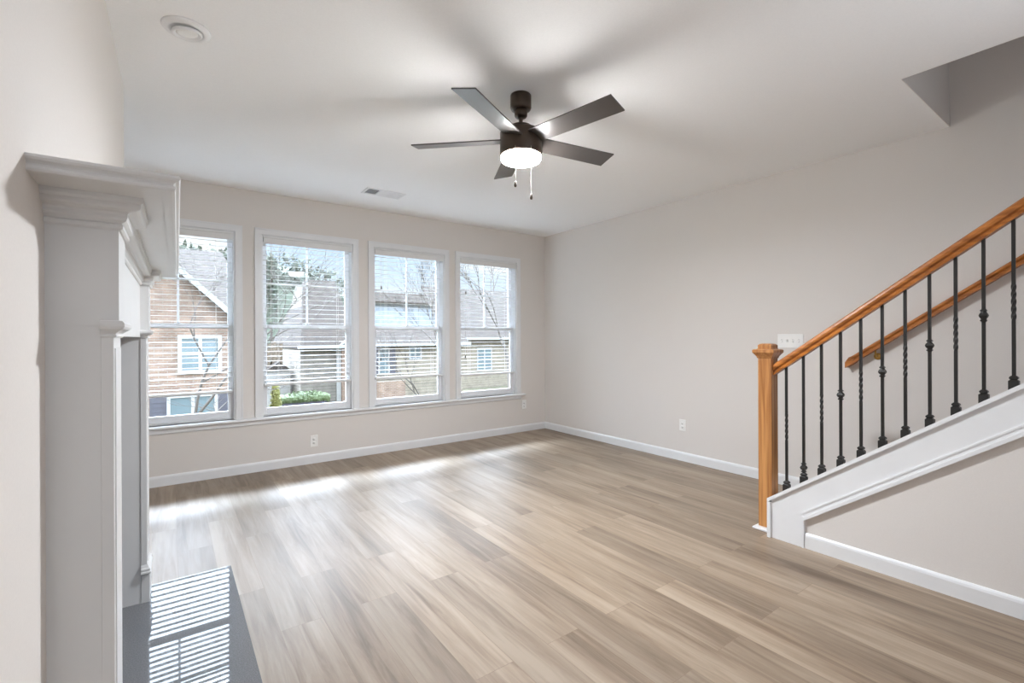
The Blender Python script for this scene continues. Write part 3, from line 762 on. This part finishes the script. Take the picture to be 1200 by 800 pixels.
# house with the tall roof (second window)
hB = thing('sided_house', 'tan sided house with steep roof and brick corner pier seen through second window', 'house', (0, 0, 0))
mb = MB(); mb.box(1.32, 3.3, 22.0, 30.0, GZ, 1.0); mb.prism([(22.0, 1.0), (30.0, 1.0), (26.0, 4.55)], 'x', 1.9, 4.2); mb.build('wall', M['siding2'], hB)
mb = slab((1.25, 21.6, 0.92), (4.25, 21.6, 0.92), (4.24, 26.0, 4.95), (2.42, 26.0, 4.95), 0.2); mb.build('front_roof', M['shingle'], hB)
mb = slab((1.25, 30.4, 0.92), (1.25, 21.6, 0.92), (2.42, 26.0, 4.95), (2.42, 26.2, 4.95), 0.2); mb.build('hip_roof', M['shingle'], hB)
mb = MB(); mb.box(3.18, 3.42, 21.86, 22.1, GZ, 1.0); mb.build('corner_post', M['out_white'], hB)
mb = MB(); mb.box(3.42, 4.0, 21.7, 22.4, GZ, 0.72); mb.build('brick_pier', M['brick'], hB)
mb = MB(); mb.box(1.1, 4.25, 21.45, 21.6, 0.74, 0.90); mb.tube([(3.25, 21.5, 0.85), (3.75, 21.5, 1.25)], 0.07, 8); mb.build('gutter', M['gutter'], hB)
# low tan house (third window)
hC = thing('low_tan_house', 'low tan sided house with small shuttered window seen through third window', 'house', (0, 0, 0))
mb = MB(); mb.box(4.55, 10.2, 20.0, 20.9, GZ, 1.0); mb.build('wall', M['siding'], hC)
mb = slab((4.35, 19.6, 0.98), (10.5, 19.6, 0.98), (10.3, 20.75, 1.85), (4.5, 20.75, 1.85), 0.16); mb.build('roof', M['shingle'], hC)
mb = MB(); mb.box(4.3, 10.5, 19.5, 19.62, 0.84, 0.98); mb.build('gutter', M['gutter'], hC)
house_window(hC, 4.95, 5.42, -0.65, 0.70, 20.0, False, 0.34)
house_window(hC, 6.75, 7.35, 0.15, 0.72, 20.0, True, 0.0)
mb = MB(); mb.box(4.5, 6.15, 19.3, 19.55, GZ, -1.05)
tag(mb.build('garden_wall', M['brick']), 'low red brick wall at the bottom of the third window', 'wall')
# far pale house behind the third window
hF = thing('pale_house', 'pale house with brown roof edge far behind the low tan house', 'house', (0, 0, 0))
mb = MB(); mb.box(12.6, 23.6, 45.0, 52.0, GZ, 5.4); mb.build('wall', M['pale_siding'], hF)
mb = slab((12.2, 44.5, 5.25), (24.0, 44.5, 5.25), (23.4, 45.7, 6.35), (12.8, 45.7, 6.35), 0.2); mb.build('roof', M['shingle'], hF)
# tall roof behind the fourth window
hD = thing('shingled_house', 'house with broad tan shingle roof behind the bare trees, fourth window', 'house', (0, 0, 0))
mb = MB(); mb.box(12.6, 24.0, 26.0, 34.0, GZ, 1.4); mb.build('wall', M['siding'], hD)
mb = slab((12.2, 25.5, 1.3), (24.4, 25.5, 1.3), (24.0, 31.0, 5.6), (12.6, 31.0, 5.6), 0.2); mb.build('roof', M['shingle'], hD)
mb = MB(); mb.box(12.2, 24.4, 25.4, 25.52, 1.12, 1.3); mb.build('gutter', M['gutter'], hD)
house_window(hD, 15.0, 16.2, -1.2, 0.4, 26.0, True, 0.0)

def leafy(mbx, c, rx, ry, rz, n, s, r):
    for _ in range(n):
        d = Vector((r.gauss(0, 1), r.gauss(0, 1), r.gauss(0, 1))).normalized()*(0.72+0.32*r.random())
        p = Vector((c[0]+d.x*rx, c[1]+d.y*ry, c[2]+d.z*rz))
        u = Vector((r.gauss(0, 1), r.gauss(0, 1), r.gauss(0, 1))).normalized(); v = u.orthogonal().normalized()
        q = s*(0.6+0.8*r.random())
        vs = [mbx.bm.verts.new(p+u*q), mbx.bm.verts.new(p+v*q*0.5), mbx.bm.verts.new(p-u*q), mbx.bm.verts.new(p-v*q*0.5)]
        mbx.face(vs)
def blob(mbx, c, rx, ry, rz, r, jit=0.12, sub=2):
    g = bmesh.ops.create_icosphere(mbx.bm, subdivisions=sub, radius=1.0)
    for v in g['verts']:
        k = 1+r.uniform(-jit, jit); v.co = Vector((c[0]+v.co.x*rx*k, c[1]+v.co.y*ry*k, c[2]+v.co.z*rz*k))
# hedge and upright shrub in front of the sided house
hg = thing('hedge', 'clipped green hedge with dark lower part at the bottom of second window', 'hedge', (1.05, 20.0, GZ))
mb = MB()
for k in range(9): blob(mb, (-1.0+0.25*k, 0, 0.86+0.04*rnd.random()), 0.30, 0.4, 0.28, rnd)
leafy(mb, (0, 0, 0.92), 1.2, 0.42, 0.34, 900, 0.07, rnd); mb.build('foliage', M['leaf'], hg)
mb = MB(); mb.box(-1.06, 1.06, -0.36, 0.36, 0.0, 0.72, 0.05)  # dark block and uprights added as the hedge's darker lower part
for k in range(60):
    x = rnd.uniform(-1.05, 1.05); mb.tube([(x, -0.38, 0.0), (x+rnd.uniform(-0.05, 0.05), -0.40, 0.75)], 0.014, 4)
mb.build('dark_lower_part', M['hedge_dark'], hg)
sh = thing('upright_shrub', 'narrow yellow green evergreen shrub at left of the hedge', 'shrub', (-0.45, 18.6, GZ))
mb = MB()
for k in range(6): blob(mb, (0, 0, 0.3+0.27*k), 0.17, 0.17, 0.24, rnd)
leafy(mb, (0, 0, 0.95), 0.22, 0.22, 0.95, 700, 0.06, rnd); mb.build('foliage', M['leaf2'], sh)
mb = MB(); mb.tube([(0, 0, 0), (0, 0, 0.5)], 0.04, 6); mb.build('stem', M['bark'], sh)
# fence and small cream shed left of the sided house
fe = MB()
for k in range(20): fe.box(-2.4+k*0.17, -2.4+k*0.17+0.155, 25.0, 25.04, GZ, 1.0+0.03*(k % 3))
fe.box(-2.4, 0.98, 25.04, 25.1, -0.3, -0.15); tag(fe.build('board_fence', M['fence']), 'tall brown board fence behind the upright shrub', 'fence')
sd = thing('garden_shed', 'cream garden shed between fence and sided house in second window', 'shed', (0.75, 24.0, GZ))
mb = MB(); mb.box(-0.75, 0.35, -0.4, 0.4, 0, 2.1); mb.build('wall', M['out_white'], sd)
mb = MB(); mb.prism([(-0.9, 2.1), (0.46, 2.1), (-0.2, 2.6)], 'y', -0.5, 0.5); mb.build('roof', M['shingle'], sd)

def bare_tree(name, label, base, height, seed, lean=(0, 0), spread=0.6, r0=0.09, depth=5, split0=0.25, group='bare winter trees'):
    r = random.Random(seed); mb = MB()
    def grow(p, d, ln, rad, dep):
        pts = [p]; q = p; dd = d
        for k in range(3):
            dd = (dd + Vector((r.gauss(0, 0.10), r.gauss(0, 0.10), r.gauss(0.02, 0.06)))).normalized()
            q = q + dd*ln/3; pts.append(q)
        mb.tube(pts, [rad, rad*0.9, rad*0.8, rad*0.7], 5 if dep > 2 else 4, caps=False)
        if dep <= 0: return
        for b in range(r.choice((2, 3)) if dep > 1 else 3):
            s = pts[r.choice((2, 3, 3))] if b else pts[3]
            ax_ = Vector((r.gauss(0, 1), r.gauss(0, 1), r.gauss(0, 0.5))).normalized()
            nd = (dd + ax_*spread*r.uniform(0.6, 1.2)).normalized()
            if nd.z < 0.05: nd.z = abs(nd.z)+0.1
            grow(s, nd, ln*r.uniform(0.66, 0.86), rad*0.62, dep-1)
    grow(Vector((0, 0, 0)), Vector((lean[0], lean[1], 1)).normalized(), height*split0, r0, depth)
    o = mb.build(name, M['bark']); o.location = base
    return tag(o, label, 'tree', group)
bare_tree('bare_tree', 'bare leafless tree branching before the brick house in the first window', (-4.25, 8.2, GZ), 6.0, 3, (0.05, 0), 0.75, 0.06, 6, 0.34)
bare_tree('bare_tree', 'bare tree with slanting limbs in front of the low tan house', (4.55, 12.5, GZ), 3.9, 11, (-0.28, 0), 0.6, 0.05, 6, 0.34)
bare_tree('bare_tree', 'tall bare tree at the right side of the fourth window', (6.75, 10.0, GZ), 9.0, 21, (-0.05, 0), 0.42, 0.12, 7, 0.27)
bare_tree('bare_tree', 'slim bare tree at the left side of the fourth window', (6.6, 14.2, GZ), 8.5, 34, (0.0, 0), 0.34, 0.08, 7, 0.27)
# evergreen beyond the fence and wooded ridge
def pine(label, base, h, w_, seed):
    r = random.Random(seed); t = thing('evergreen_tree', label, 'tree', base)
    mb = MB(); mb.tube([(0, 0, 0), (0, 0, h*0.8)], [0.2, 0.08], 7); mb.build('trunk', M['bark'], t)
    mb = MB()
    for k in range(9):
        z = h*(0.45+0.06*k); s = w_*(1.0-0.09*k); blob(mb, (r.uniform(-0.4, 0.4)*s, 0, z), s, s, h*0.06, r, 0.25)
    leafy(mb, (0, 0, h*0.7), w_, w_, h*0.32, 900, 0.28, r); mb.build('crown', M['woods'], t)
pine('dark evergreen rising above the ridge at left of the second window', (5.9, 60.0, GZ), 14.2, 0.8, 5)
mb = MB()
nx_, ny_ = 90, 5
vs = []
for j in range(ny_):
    row = []
    for i in range(nx_):
        x = -40+i*1.35; prof_ = 19.6 - max(0, (x-14))*0.42
        h = (0.0, 0.55, 0.86, 1.0, 0.8)[j]*max(1.0, prof_ - 1.0 + 1.1*rnd.random() + 0.7*math.sin(x*0.7)) + GZ
        row.append(mb.bm.verts.new((x, 84+j*5, h)))
    vs.append(row)
for j in range(ny_-1):
    for i in range(nx_-1): mb.face([vs[j][i], vs[j][i+1], vs[j+1][i+1], vs[j+1][i]])
for k in range(700):
    x = rnd.uniform(-20, 50); prof_ = 19.6 - max(0, (x-14))*0.42
    leafy(mb, (x, 92, GZ+max(1, prof_)*rnd.uniform(0.6, 1.0)), 1.0, 1.0, 0.9, 8, 0.5, rnd)
tag(mb.build('wooded_ridge', M['woods']), 'distant wooded ridge above the roofs', 'woods', kind='stuff')
